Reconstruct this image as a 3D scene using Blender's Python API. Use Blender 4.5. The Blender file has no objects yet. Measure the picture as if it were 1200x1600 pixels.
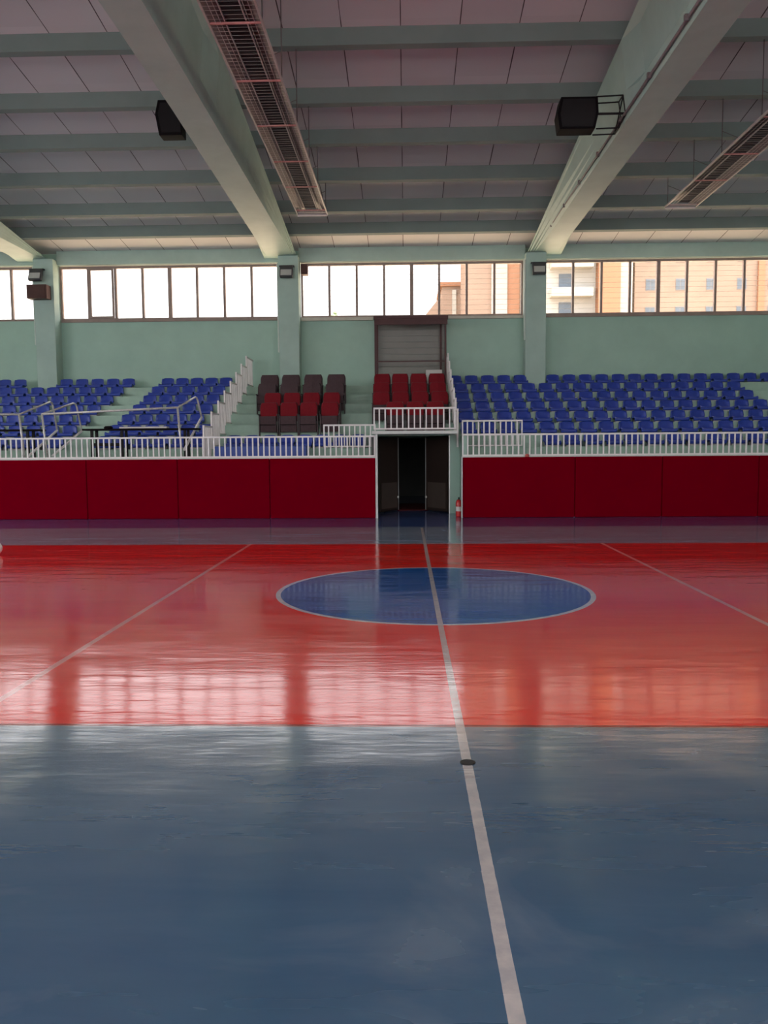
import bpy, bmesh, math, random
from mathutils import Vector, Matrix
random.seed(7)
S = bpy.context.scene
COL = S.collection
PI = math.pi

# ------------------------------------------------------------------ materials
def new_mat(name):
    m = bpy.data.materials.new(name); m.use_nodes = True
    nt = m.node_tree
    return m, nt, nt.nodes['Principled BSDF']

def node(nt, t, **kw):
    n = nt.nodes.new(t)
    for k, v in kw.items():
        setattr(n, k, v)
    return n

def math_(nt, op, a, b=None, c=None):
    n = node(nt, 'ShaderNodeMath', operation=op)
    for i, v in enumerate((a, b, c)):
        if v is None: continue
        if isinstance(v, (int, float)): n.inputs[i].default_value = v
        else: nt.links.new(v, n.inputs[i])
    return n.outputs[0]

def mixc(nt, fac, a, b, mode='MIX'):
    n = node(nt, 'ShaderNodeMix', data_type='RGBA', blend_type=mode)
    for key, v in ((0, fac), (6, a), (7, b)):
        if isinstance(v, (int, float)): n.inputs[key].default_value = v
        elif isinstance(v, (tuple, list)): n.inputs[key].default_value = (*v, 1) if len(v) == 3 else v
        else: nt.links.new(v, n.inputs[key])
    return n.outputs[2]

def noise(nt, vec, scale, detail=4, rough=.55, dist=0):
    n = node(nt, 'ShaderNodeTexNoise')
    n.inputs['Scale'].default_value = scale; n.inputs['Detail'].default_value = detail
    n.inputs['Roughness'].default_value = rough; n.inputs['Distortion'].default_value = dist
    if vec is not None: nt.links.new(vec, n.inputs['Vector'])
    return n.outputs['Fac']

def mapping(nt, vec, scale=(1, 1, 1), rot=(0, 0, 0), loc=(0, 0, 0)):
    n = node(nt, 'ShaderNodeMapping')
    n.inputs['Scale'].default_value = scale; n.inputs['Rotation'].default_value = rot
    n.inputs['Location'].default_value = loc
    nt.links.new(vec, n.inputs['Vector']); return n.outputs[0]

def maprange(nt, v, a, b, c, d):
    n = node(nt, 'ShaderNodeMapRange'); nt.links.new(v, n.inputs[0])
    for i, x in enumerate((a, b, c, d)): n.inputs[i + 1].default_value = x
    return n.outputs[0]

def paint(name, col, rough=.5, spec=.5, var=.06, scale=3.0, metal=0.0, bump=0.0, col2=None, thr=(.55, .75)):
    """one painted / plastic / metal surface with slight uneven tone; col2 = worn patches"""
    m, nt, b = new_mat(name)
    tc = node(nt, 'ShaderNodeTexCoord')
    geo = node(nt, 'ShaderNodeNewGeometry')
    nz = noise(nt, geo.outputs['Position'], scale, 5, .6)
    k = maprange(nt, nz, .3, .7, 1 - var, 1 + var)
    cm = node(nt, 'ShaderNodeVectorMath', operation='SCALE'); cm.inputs[0].default_value = col
    nt.links.new(k, cm.inputs['Scale'])
    out = cm.outputs[0]
    if col2:
        n2 = noise(nt, geo.outputs['Position'], scale * 4, 6, .65)
        out = mixc(nt, maprange(nt, n2, thr[0], thr[1], 0, 1), out, col2)
    nt.links.new(out, b.inputs['Base Color'])
    b.inputs['Roughness'].default_value = rough
    b.inputs['Specular IOR Level'].default_value = spec
    b.inputs['Metallic'].default_value = metal
    if bump:
        bp = node(nt, 'ShaderNodeBump'); bp.inputs['Strength'].default_value = bump; bp.inputs['Distance'].default_value = .01
        nt.links.new(nz, bp.inputs['Height']); nt.links.new(bp.outputs[0], b.inputs['Normal'])
    return m

M = {}
M['mint'] = paint('mint_wall_paint', (.34, .50, .42), .45, .4, .06, 1.3)
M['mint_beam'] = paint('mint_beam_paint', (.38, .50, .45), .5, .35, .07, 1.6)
M['beam_under'] = M['mint_beam']
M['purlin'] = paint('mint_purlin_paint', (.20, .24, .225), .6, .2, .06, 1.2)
M['step'] = paint('mint_step_paint', (.33, .46, .38), .5, .35, .12, 2.5, col2=(.26, .33, .28), thr=(.58, .85))
M['white'] = paint('white_rail_enamel', (.80, .75, .75), .4, .5, .06, 6)
M['white_post'] = paint('white_guard_enamel', (.76, .70, .69), .45, .5, .08, 6)
M['trim'] = paint('pale_edge_trim', (.62, .62, .60), .5, .4, .06, 4)
M['cream'] = paint('cream_sill', (.55, .52, .45), .6, .3, .1, 5, col2=(.25, .22, .19), thr=(.6, .8))
M['frame'] = paint('window_frame_grey_brown', (.30, .22, .19), .5, .4, .1, 4)
M['pad'] = paint('dark_red_vinyl', (.172, .0, .0075), .6, .0, .05, 1.5, bump=.05)
M['blue_seat'] = paint('blue_seat_plastic', (.020, .048, .33), .38, .5, .12, 8)
M['bracket'] = paint('seat_bracket_grey', (.45, .45, .45), .5, .5, .05, 8)
M['red_cloth'] = paint('red_upholstery', (.19, .006, .013), .75, .2, .08, 20)
M['dark_seat'] = paint('dark_brown_shell', (.055, .032, .036), .5, .4, .1, 10)
M['dark_cloth'] = paint('dark_grey_upholstery', (.075, .045, .05), .75, .25, .1, 20)
M['black'] = paint('black_cabinet', (.004, .002, .003), .7, .1, .1, 8)
M['blackmetal'] = paint('black_metal', (.010, .007, .008), .55, .2, .1, 8)
M['maroon_metal'] = paint('dark_maroon_steel', (.075, .022, .022), .5, .4, .12, 6)
M['shelter_back'] = paint('grey_shelter_sheet', (.26, .245, .225), .5, .4, .05, 3)
M['galv'] = paint('galvanised_pipe', (.58, .55, .53), .35, .5, .1, 8, metal=.35, col2=(.20, .09, .05), thr=(.55, .72))
M['heater_metal'] = paint('dull_heater_sheet', (.20, .15, .145), .5, .5, .2, 9, metal=.4)
M['heater_rail'] = paint('heater_rail_steel', (.52, .44, .42), .4, .5, .1, 9, metal=.3)
M['burner'] = paint('dark_burner', (.016, .007, .008), .6, .3, .2, 30)
M['brace'] = paint('reddish_brace', (.52, .20, .19), .5, .4, .1, 9)
M['rod'] = paint('hanger_rod_steel', (.12, .085, .085), .5, .4, .1, 9)
M['pipe'] = paint('dark_conduit', (.16, .13, .13), .5, .4, .1, 9)
M['conduit'] = paint('pale_conduit', (.55, .62, .57), .5, .4, .06, 6)
M['lamp_grey'] = paint('floodlight_casing', (.05, .05, .055), .5, .4, .1, 9)
M['lamp_glass'] = paint('floodlight_lens', (.42, .42, .42), .15, .6, .04, 9)
M['brown_box'] = paint('brown_box_paint', (.085, .035, .03), .6, .3, .1, 6)
M['door'] = paint('dark_door_leaf', (.035, .022, .018), .4, .4, .1, 3)
M['door_low'] = paint('door_kick_panel', (.085, .062, .052), .35, .5, .1, 4)
M['alu'] = paint('aluminium_edge', (.55, .56, .55), .35, .5, .06, 6, metal=.4)
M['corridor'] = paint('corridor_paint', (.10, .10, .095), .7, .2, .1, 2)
M['mat'] = paint('dark_red_mat', (.11, .02, .02), .9, .1, .2, 30)
M['bluemat'] = paint('blue_gym_mat', (.06, .10, .36), .5, .35, .08, 3)
M['red_gloss'] = paint('extinguisher_red', (.5, .02, .02), .35, .5, .05, 6)
M['pinkred'] = paint('pinkish_red_plastic', (.6, .12, .10), .5, .4, .05, 6)
M['paper'] = paint('white_board', (.62, .58, .56), .6, .3, .05, 6)
M['ball'] = paint('white_ball_leather', (.75, .72, .70), .5, .4, .05, 12)
M['socket'] = paint('floor_socket_dark', (.012, .01, .01), .4, .4, .1, 20)
M['concrete_out'] = paint('outdoor_paving', (.52, .41, .29), .9, .2, .1, .2)
M['fac_salmon'] = paint('salmon_render', (.190, .136, .106), 1, .0, .04, .3)
M['fac_orange'] = paint('orange_render', (.21, .11, .068), 1, .0, .05, .3)
M['fac_cream'] = paint('cream_render', (.26, .245, .22), 1, .0, .05, .3)
M['fac_glass'] = paint('distant_window_glass', (.085, .10, .118), 1, .0, .1, 1)
M['fac_frame'] = paint('distant_window_frame', (.135, .135, .138), 1, .0, .03, 1)
M['leaf'] = paint('distant_leaves', (.12, .16, .09), .9, .1, .3, 2)
M['wire'] = paint('outside_wire', (.42, .38, .36), .6, .3, .05, 4)

# thin window glass
m, nt, b = new_mat('window_glass'); nt.nodes.remove(b)
tr = node(nt, 'ShaderNodeBsdfTransparent'); gl = node(nt, 'ShaderNodeBsdfGlossy'); gl.inputs['Roughness'].default_value = .02
mx = node(nt, 'ShaderNodeMixShader'); mx.inputs[0].default_value = .05
nt.links.new(tr.outputs[0], mx.inputs[1]); nt.links.new(gl.outputs[0], mx.inputs[2])
nt.links.new(mx.outputs[0], nt.nodes['Material Output'].inputs[0]); M['glass'] = m

# ceiling boards: rows of panels between purlins, dark open joints every 1.06 m
def ceiling_mat():
    m, nt, b = new_mat('ceiling_board')
    geo = node(nt, 'ShaderNodeNewGeometry'); sp = node(nt, 'ShaderNodeSeparateXYZ'); nt.links.new(geo.outputs['Position'], sp.inputs[0])
    x, y = sp.outputs[0], sp.outputs[1]
    f = math_(nt, 'FRACT', math_(nt, 'DIVIDE', math_(nt, 'ADD', x, 40.35), 1.06))
    d = math_(nt, 'MULTIPLY', math_(nt, 'MINIMUM', f, math_(nt, 'SUBTRACT', 1.0, f)), 1.06)
    wv = noise(nt, geo.outputs['Position'], .9, 2)
    joint = math_(nt, 'LESS_THAN', d, math_(nt, 'MULTIPLY', wv, .018))
    board = node(nt, 'ShaderNodeTexWhiteNoise', noise_dimensions='2D')
    cb = node(nt, 'ShaderNodeCombineXYZ')
    nt.links.new(math_(nt, 'FLOOR', math_(nt, 'DIVIDE', math_(nt, 'ADD', x, 40.35), 1.06)), cb.inputs[0])
    nt.links.new(math_(nt, 'FLOOR', math_(nt, 'DIVIDE', math_(nt, 'ADD', y, 2.7), 1.75)), cb.inputs[1])
    nt.links.new(cb.outputs[0], board.inputs['Vector'])
    tone = maprange(nt, board.outputs['Value'], 0, 1, .94, 1.04)
    cm = node(nt, 'ShaderNodeVectorMath', operation='SCALE'); cm.inputs[0].default_value = (.69, .65, .645); nt.links.new(tone, cm.inputs['Scale'])
    nt.links.new(mixc(nt, joint, cm.outputs[0], (.11, .085, .085)), b.inputs['Base Color'])
    b.inputs['Roughness'].default_value = .75; b.inputs['Specular IOR Level'].default_value = .2
    return m
M['ceiling'] = ceiling_mat()

# court floor
MX, Y1, Y2, YC = .309, 4.618, 13.618, 9.118
def floor_mat():
    m, nt, b = new_mat('court_floor_paint')
    geo = node(nt, 'ShaderNodeNewGeometry'); P = geo.outputs['Position']
    sp = node(nt, 'ShaderNodeSeparateXYZ'); nt.links.new(P, sp.inputs[0])
    x, y = sp.outputs[0], sp.outputs[1]
    def band(v, lo, hi): return math_(nt, 'MULTIPLY', math_(nt, 'GREATER_THAN', v, lo), math_(nt, 'LESS_THAN', v, hi))
    wob = math_(nt, 'MULTIPLY', math_(nt, 'SUBTRACT', noise(nt, P, 14, 3), .5), .006)
    yw = math_(nt, 'ADD', y, wob)
    xw = math_(nt, 'ADD', x, wob)
    dx = math_(nt, 'SUBTRACT', xw, MX); dy = math_(nt, 'SUBTRACT', yw, YC)
    r = math_(nt, 'SQRT', math_(nt, 'ADD', math_(nt, 'MULTIPLY', dx, dx), math_(nt, 'MULTIPLY', dy, dy)))
    streak = noise(nt, mapping(nt, P, (.35, 2.2, 1)), 1.6, 6, .62, .6)
    stain = noise(nt, mapping(nt, P, (.8, 1.3, 1), (0, 0, .5)), 1.1, 5, .55, .7)
    blue = mixc(nt, maprange(nt, streak, .3, .7, 0, 1), (.040, .094, .172), (.053, .112, .188))
    blue = mixc(nt, maprange(nt, stain, .54, .76, 0, .5), blue, (.20, .235, .285))        # scuffed dusty smears
    red = mixc(nt, maprange(nt, streak, .3, .7, 0, 1), (.80, .014, .010), (.86, .030, .020))
    red = mixc(nt, maprange(nt, stain, .66, .82, 0, .25), red, (.58, .22, .18))
    circ = mixc(nt, maprange(nt, streak, .3, .7, 0, 1), (.010, .085, .33), (.015, .105, .37))
    grey = mixc(nt, maprange(nt, streak, .35, .7, 0, 1), (.20, .25, .35), (.31, .345, .43))
    dark = mixc(nt, maprange(nt, streak, .3, .7, 0, 1), (.05, .09, .26), (.065, .10, .29))
    c = blue
    c = mixc(nt, math_(nt, 'MULTIPLY', band(yw, Y1, Y2), band(xw, MX - 9, MX + 9)), c, red)
    c = mixc(nt, math_(nt, 'GREATER_THAN', yw, Y2), c, grey)
    c = mixc(nt, math_(nt, 'GREATER_THAN', yw, 16.55), c, dark)
    c = mixc(nt, band(yw, Y1 - .012, Y1 + .03), c, (.26, .012, .012))
    c = mixc(nt, band(yw, Y2 - .01, Y2 + .055), c, (.42, .32, .33))
    c = mixc(nt, math_(nt, 'LESS_THAN', r, 1.80), c, circ)
    wear = maprange(nt, noise(nt, P, 9, 5, .65), .35, .65, .72, 1)
    ring = math_(nt, 'MULTIPLY', band(r, 1.745, 1.80), wear)
    c = mixc(nt, ring, c, (.70, .62, .62))
    adx = math_(nt, 'ABSOLUTE', dx)
    att = math_(nt, 'MULTIPLY', math_(nt, 'MULTIPLY', band(adx, 2.97, 3.025), band(yw, Y1, Y2 + .05)), wear)
    c = mixc(nt, att, c, (.78, .30, .28))
    mid = math_(nt, 'MULTIPLY', math_(nt, 'MULTIPLY', math_(nt, 'LESS_THAN', adx, .0255), math_(nt, 'LESS_THAN', yw, 16.4)), wear)
    c = mixc(nt, mid, c, (.54, .47, .45))
    nt.links.new(c, b.inputs['Base Color'])
    gl = noise(nt, mapping(nt, P, (.25, 1.6, 1)), 1.3, 5, .6, .4)
    rgh = maprange(nt, gl, .35, .7, .085, .15)
    rgh = math_(nt, 'ADD', rgh, maprange(nt, stain, .6, .8, 0, .10))
    inblue = math_(nt, 'LESS_THAN', yw, Y1)
    crgh = math_(nt, 'ADD', rgh, .0)
    rgh = math_(nt, 'ADD', rgh, math_(nt, 'MULTIPLY', inblue, .15))
    b.inputs['Coat IOR'].default_value = 1.6; nt.links.new(inblue, b.inputs['Coat Weight']); nt.links.new(crgh, b.inputs['Coat Roughness'])
    nt.links.new(rgh, b.inputs['Roughness'])
    b.inputs['Specular IOR Level'].default_value = .55
    wav = noise(nt, mapping(nt, P, (.55, 1.8, 1)), 1.3, 3, .5, .15)
    fine = noise(nt, mapping(nt, P, (2.2, 14, 1)), 1.5, 3, .55)
    hgt = math_(nt, 'ADD', math_(nt, 'MULTIPLY', wav, .6), math_(nt, 'MULTIPLY', fine, .10))
    bp = node(nt, 'ShaderNodeBump'); bp.inputs['Strength'].default_value = 1.0; bp.inputs['Distance'].default_value = .0085
    slow = noise(nt, mapping(nt, P, (.8, .65, 1), (0, 0, .3)), 1.0, 2, .45)
    hgt = math_(nt, 'ADD', hgt, math_(nt, 'MULTIPLY', math_(nt, 'ADD', .25, math_(nt, 'MULTIPLY', inblue, 2.8)), slow))
    nt.links.new(hgt, bp.inputs['Height']); nt.links.new(bp.outputs[0], b.inputs['Normal']); nt.links.new(bp.outputs[0], b.inputs['Coat Normal'])
    return m
M['floor'] = floor_mat()

# ------------------------------------------------------------------ mesh helpers
class MB:
    def __init__(s): s.v = []; s.f = []
    def box(s, x0, x1, y0, y1, z0, z1):
        n = len(s.v)
        s.v += [(x0, y0, z0), (x1, y0, z0), (x1, y1, z0), (x0, y1, z0), (x0, y0, z1), (x1, y0, z1), (x1, y1, z1), (x0, y1, z1)]
        s.f += [tuple(n + i for i in q) for q in ((3, 2, 1, 0), (4, 5, 6, 7), (0, 1, 5, 4), (1, 2, 6, 5), (2, 3, 7, 6), (3, 0, 4, 7))]
        return s
    def poly(s, pts): n = len(s.v); s.v += list(pts); s.f.append(tuple(range(n, n + len(pts)))); return s
    def prism_x(s, prof, x0, x1):      # (y, z) outline extruded along x
        n = len(s.v); k = len(prof)
        s.v += [(x0, y, z) for y, z in prof] + [(x1, y, z) for y, z in prof]
        s.f += [(n + i, n + (i + 1) % k, n + k + (i + 1) % k, n + k + i) for i in range(k)]
        s.f += [tuple(n + i for i in reversed(range(k))), tuple(n + k + i for i in range(k))]
        return s
    def prism_y(s, prof, y0, y1):      # (x, z) outline extruded along y
        n = len(s.v); k = len(prof)
        s.v += [(x, y0, z) for x, z in prof] + [(x, y1, z) for x, z in prof]
        s.f += [(n + i, n + (i + 1) % k, n + k + (i + 1) % k, n + k + i) for i in range(k)]
        s.f += [tuple(n + i for i in reversed(range(k))), tuple(n + k + i for i in range(k))]
        return s
    def loft(s, rings, cap=True):      # list of equal-length rings
        n = len(s.v); k = len(rings[0])
        for r in rings: s.v += list(r)
        for j in range(len(rings) - 1):
            for i in range(k):
                a = n + j * k; s.f.append((a + i, a + (i + 1) % k, a + k + (i + 1) % k, a + k + i))
        if cap:
            s.f.append(tuple(n + i for i in reversed(range(k)))); e = n + (len(rings) - 1) * k
            s.f.append(tuple(e + i for i in range(k)))
        return s
    def tube(s, pts, r, k=8):
        pts = [Vector(p) for p in pts]; rings = []
        for i, p in enumerate(pts):
            a = pts[max(i - 1, 0)]; b = pts[min(i + 1, len(pts) - 1)]
            d = (b - a).normalized()
            up = Vector((0, 0, 1)) if abs(d.z) < .9 else Vector((0, 1, 0))
            u = d.cross(up).normalized(); w = u.cross(d).normalized()
            rings.append([tuple(p + r * (math.cos(2 * PI * j / k) * u + math.sin(2 * PI * j / k) * w)) for j in range(k)])
        return s.loft(rings)
    def lathe(s, prof, c=(0, 0, 0), k=20):   # (r, z)
        rings = [[(c[0] + r * math.cos(2 * PI * j / k), c[1] + r * math.sin(2 * PI * j / k), c[2] + z) for j in range(k)] for r, z in prof]
        return s.loft(rings)
    def build(s, name, mat, parent=None, bevel=0, smooth=False, loc=None):
        me = bpy.data.meshes.new(name); me.from_pydata(s.v, [], s.f)
        bm = bmesh.new(); bm.from_mesh(me); bmesh.ops.recalc_face_normals(bm, faces=bm.faces)
        if bevel: bmesh.ops.bevel(bm, geom=list(bm.edges), offset=bevel, segments=2, affect='EDGES', profile=.5, clamp_overlap=True)
        bm.to_mesh(me); bm.free()
        if smooth:
            for p in me.polygons: p.use_smooth = True
        me.materials.append(mat)
        o = bpy.data.objects.new(name, me); COL.objects.link(o)
        if parent: o.parent = parent
        if loc: o.location = loc
        return o

def tag(o, label=None, cat=None, group=None, kind=None):
    if label: o['label'] = label
    if cat: o['category'] = cat
    if group: o['group'] = group
    if kind: o['kind'] = kind
    return o
def empty(name, loc=(0, 0, 0)):
    o = bpy.data.objects.new(name, None); o.empty_display_size = .1; COL.objects.link(o); o.location = loc; return o
def struct(o, label=None, cat=None): return tag(o, label, cat, None, 'structure')
def copy_thing(src, loc, label):
    r = src.copy(); COL.objects.link(r); r.location = loc; r['label'] = label
    for ch in src.children:
        c = ch.copy(); COL.objects.link(c); c.parent = r
        for g in ch.children:
            d = g.copy(); COL.objects.link(d); d.parent = c
    return r
ORD = ['', 'first', 'second', 'third', 'fourth', 'fifth', 'sixth', 'seventh', 'eighth', 'ninth', 'tenth', 'eleventh', 'twelfth', 'thirteenth',
       'fourteenth', 'fifteenth', 'sixteenth', 'seventeenth', 'eighteenth', 'nineteenth', 'twentieth', 'twenty-first', 'twenty-second', 'twenty-third', 'twenty-fourth', 'twenty-fifth', 'twenty-sixth']

# ------------------------------------------------------------------ room shell
XL, XR, YN, YW = -19.2, 19.6, -7.3, 25.42
YP = 18.75                                  # face of the padded stand wall
def roof_z(y): return 7.82 + .13 * (25.3 - y) if y >= 9.06 else 7.82 + .13 * (25.3 - 9.06) - .13 * (9.06 - y)
struct(MB().box(XL, XR, YN, 27.5, -.2, 0).build('floor', M['floor']), 'glossy painted sports floor, blue with red court band and blue centre circle', 'floor')
mb = MB(); t = .12
mb.prism_x([(YN - .3, roof_z(YN - .3)), (9.06, roof_z(9.06)), (25.8, roof_z(25.8)), (25.8, roof_z(25.8) + t), (9.06, roof_z(9.06) + t), (YN - .3, roof_z(YN - .3) + t)], XL - .2, XR + .2)
struct(mb.build('ceiling', M['ceiling']), 'sloping ceiling of pale boards with dark open joints', 'ceiling')

WB, WT = 5.76, 7.34                          # window band on the far wall
mb = MB().box(XL, XR, YW, YW + .28, 2.0, WB - .03)
mb.box(XL, XR, YW + .12, YW + .28, WT + .05, 8.2)
struct(mb.build('wall_back', M['mint']), 'mint green far wall under the window band', 'wall')
struct(MB().box(XL - .3, XL, YN, 0, 0, 10.2).box(XL - .3, XL, 0, 17, 0, 3.0).box(XL - .3, XL, 0, 17, 7.6, 10.2).box(XL - .3, XL, 17, YW + .3, 0, 10).build('wall_left', M['mint']), 'mint side wall at the left end of the hall', 'wall')
struct(MB().box(XR, XR + .3, YN, YW + .3, 0, 10.2).build('wall_right', M['mint']), 'mint side wall at the right end of the hall', 'wall')
NB, NT = 2.2, 7.4
struct(MB().box(XL, XR, YN - .3, YN, 0, NB).box(XL, XR, YN - .3, YN, NT, 8.2).build('wall_near', M['mint']), 'mint long wall behind the camera', 'wall')

# purlins
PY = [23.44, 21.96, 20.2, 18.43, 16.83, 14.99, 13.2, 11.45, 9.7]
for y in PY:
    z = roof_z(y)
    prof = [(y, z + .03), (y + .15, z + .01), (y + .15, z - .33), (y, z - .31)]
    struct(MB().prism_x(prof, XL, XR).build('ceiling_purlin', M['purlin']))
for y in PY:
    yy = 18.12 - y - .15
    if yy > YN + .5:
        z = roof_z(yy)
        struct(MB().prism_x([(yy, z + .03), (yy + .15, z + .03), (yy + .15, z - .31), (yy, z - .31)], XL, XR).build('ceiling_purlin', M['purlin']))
# eaves girder above the windows, in bays between the columns
CX = [-19.0, -11.18, -3.59, 3.96, 11.62, 19.3]
for a, b2 in zip(CX[:-1], CX[1:]):
    mb = MB().box(a + .28, b2 - .28, 25.30, YW + .1, 7.52, 7.86)
    mb.box(a + .28, b2 - .28, 25.26, YW + .1, 7.39, 7.519)
    struct(mb.build('wall_girder', M['mint_beam']), 'pale mint eaves girder running above the windows', 'girder')

# main roof beams: level underside, deepening towards the ridge, web thinned past the haunch
def main_beam(bl_far, bl_near, br, tl_far, tl_near, tr, name='ceiling_beam'):
    mb = MB(); zb = 7.52
    def ring(y, w):      # w = web recess per side; the purlins sit on the beam's top
        k = min(max((25.2 - y) / 12, 0), 1)
        xl = bl_far + (bl_near - bl_far) * k; tl = tl_far + (tl_near - tl_far) * k
        zt = roof_z(y) - .335
        h = zb + min(.30, (zt - zb) * .3); h2 = h + min(.16, (zt - zb) * .2); h3 = zt - min(.12, (zt - zb) * .2)
        def lx(z): return xl + (tl - xl) * (z - zb) / (zt - zb)
        def rx(z): return br + (tr - br) * (z - zb) / (zt - zb)
        return [(xl, y, zb), (br, y, zb), (rx(h), y, h), (rx(h2) - w, y, h2), (rx(h3) - w, y, h3), (tr, y, zt), (tl, y, zt), (lx(h3) + w, y, h3), (lx(h2) + w, y, h2), (lx(h), y, h)]
    rings = [ring(25.29, .0), ring(22, .0), ring(17.2, .0), ring(15.0, .0), ring(14.3, .12), ring(11.5, .12), ring(9.06, .12), ring(3.8, .12), ring(3.1, .0), ring(-7.2, .0)]
    mb.loft(rings)
    return struct(mb.build(name, M['mint_beam']))
main_beam(-4.25, -4.02, -3.45, -4.36, -4.14, -3.33)['label'] = 'mint concrete roof beam running to the column left of the balcony'
main_beam(4.0, 4.02, 4.6, 3.70, 3.87, 4.75)['label'] = 'mint concrete roof beam running to the column right of the balcony'
main_beam(-12.0, -11.8, -11.22, -12.1, -11.95, -11.08)['label'] = 'mint concrete roof beam at the far left edge'
main_beam(11.7, 11.7, 12.3, 11.5, 11.5, 12.5)
main_beam(-19.1, -19.1, -18.5, -19.19, -19.19, -18.3)
for o in list(COL.objects):
    if o.name.startswith('ceiling_beam') and 'label' in o: o['category'] = 'beam'
# columns on the far wall
for i, cx in enumerate(CX):
    mb = MB().box(cx - .31, cx + .31, 24.95, YW + .1, 3.2, 7.515)
    struct(mb.build('wall_column', M['mint_beam'], bevel=.012), *({1: ('mint column between the far left window bays', 'column'), 2: ('mint column left of the dark shelter', 'column'), 3: ('mint column right of the dark shelter', 'column')}.get(i, (None, None))))
    if i in (1, 2, 3):
        tag(MB().tube([(cx - .333, 24.98, 7.3), (cx - .333, 24.98, 4.6 if i == 2 else 4.9)], .025).build('cable_conduit', M['conduit']),
            ['', 'pale conduit down the left side of the leftmost wall column', 'pale conduit down the left side of the column left of the dark shelter', 'pale conduit down the left side of the column right of the dark shelter'][i], 'conduit', 'conduits on the wall columns')

# windows of the far wall
def window_bay(n, x0, x1, panes, wires=False, sash=None, y=25.44):
    r = empty('window_%d' % n, (0, 0, 0)); tag(r, None, None, None, 'structure')
    f = MB(); f.box(x0, x1, y - .05, y + .05, WB - .06, WB); f.box(x0, x1, y - .05, y + .05, WT - .05, WT + .03)
    f.box(x0, x0 + .06, y - .05, y + .05, WB, WT - .05); f.box(x1 - .06, x1, y - .05, y + .05, WB, WT - .05)
    f.build('window_frame', M['frame'], r)
    st = (x1 - x0 - .06) / panes
    for i in range(1, panes):
        w = .055 if i == panes // 2 else .035
        xx = x0 + .03 + st * i
        MB().box(xx - w, xx + w, y - .045, y + .045, WB, WT - .05).build('mullion', M['frame'], r)
    MB().box(x0 + .02, x1 - .02, y - .004, y + .004, WB - .01, WT - .01).build('glass_pane', M['glass'], r)
    if sash is not None:
        a = x0 + .03 + st * sash + .04; c = a + st - .08
        g = MB().box(a, c, y - .09, y - .045, WB, WB + .06).box(a, c, y - .09, y - .045, WT - .11, WT - .05).box(a, a + .06, y - .09, y - .045, WB + .06, WT - .11).box(c - .06, c, y - .09, y - .045, WB + .06, WT - .11)
        g.build('opening_sash', M['frame'], r)
    if wires:
        g = MB()
        for k in range(1, 10):
            z = WB + k * (WT - WB) / 10; g.box(x0, x1, y + .14, y + .147, z, z + .007)
        g.build('guard_wires', M['wire'], r)
    return r
window_bay(1, CX[0] + .33, CX[1] - .31, 8)
window_bay(2, CX[1] + .33, CX[2] - .33, 8, sash=1)
window_bay(3, CX[2] + .33, CX[3] - .33, 8, True)
window_bay(4, CX[3] + .31, CX[4] - .33, 8, True)
window_bay(5, CX[4] + .33, CX[5] - .33, 8)
# big windows in the other walls (out of frame; they light the hall)
def side_window(n, fr, axis, a0, a1, z0, z1, k):
    r = empty('window_%d' % n); tag(r, None, None, None, 'structure')
    f = MB(); g = MB(); st = (a1 - a0) / k
    for i in range(k + 1):
        c = a0 + i * st
        (f.box(c - .04, c + .04, fr - .05, fr + .05, z0, z1) if axis == 'x' else f.box(fr - .05, fr + .05, c - .04, c + .04, z0, z1))
    for z in (z0, (z0 + z1) / 2, z1):
        (f.box(a0, a1, fr - .04, fr + .04, z - .04, z + .04) if axis == 'x' else f.box(fr - .04, fr + .04, a0, a1, z - .04, z + .04))
    (g.box(a0, a1, fr - .004, fr + .004, z0, z1) if axis == 'x' else g.box(fr - .004, fr + .004, a0, a1, z0, z1))
    f.build('window_frame', M['frame'], r); g.build('glass_pane', M['glass'], r)
side_window(6, YN - .15, 'x', XL, XR, NB, NT, 26)
side_window(7, XL - .15, 'y', 0, 17, 3.0, 7.6, 12)
# sills
struct(MB().box(CX[2] + .33, -1.02, 25.30, YW + .1, WB - .16, WB - .061).build('trim_1', M['cream']))
struct(MB().box(1.3, CX[3] - .33, 25.32, YW + .1, WB - .14, WB - .061).build('trim_2', M['cream']))
struct(MB().box(CX[1] + .33, CX[2] - .33, 25.36, YW + .1, WB - .12, WB - .061).build('trim_3', M['frame']))
struct(MB().box(CX[3] + .33, CX[4] - .33, 25.36, YW + .1, WB - .12, WB - .061).build('trim_4', M['frame']))

# ------------------------------------------------------------------ grandstand
ZK = [3.5 - .31 * k for k in range(7)]             # tread levels, row 1 at the top
EK = [24.25 - .75 * k for k in range(7)]           # front edges
WALK = 1.30
PX0, PX1 = -.70, 1.30                              # passage under the balcony
def stand_prof(nrows, front=None):
    pr = [(YW, 2.0), (YW, ZK[0])]
    for k in range(nrows):
        pr.append((EK[k], ZK[k])); pr.append((EK[k], ZK[k + 1] if k + 1 < nrows else (WALK if front is None else front)))
    return pr
pr = stand_prof(7) + [(YP + .1, WALK), (YP + .1, 0), (YW, 0)]
pr = [p for p in pr if p != (YW, 2.0)]
struct(MB().prism_x(pr, XL, PX0 - .02).build('terrace_steps', M['step']), 'mint painted concrete terrace left of the passage', 'terrace')
struct(MB().prism_x(pr, PX1 + .02, XR).build('terrace_steps', M['step']), 'mint painted concrete terrace right of the passage', 'terrace')
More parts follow.
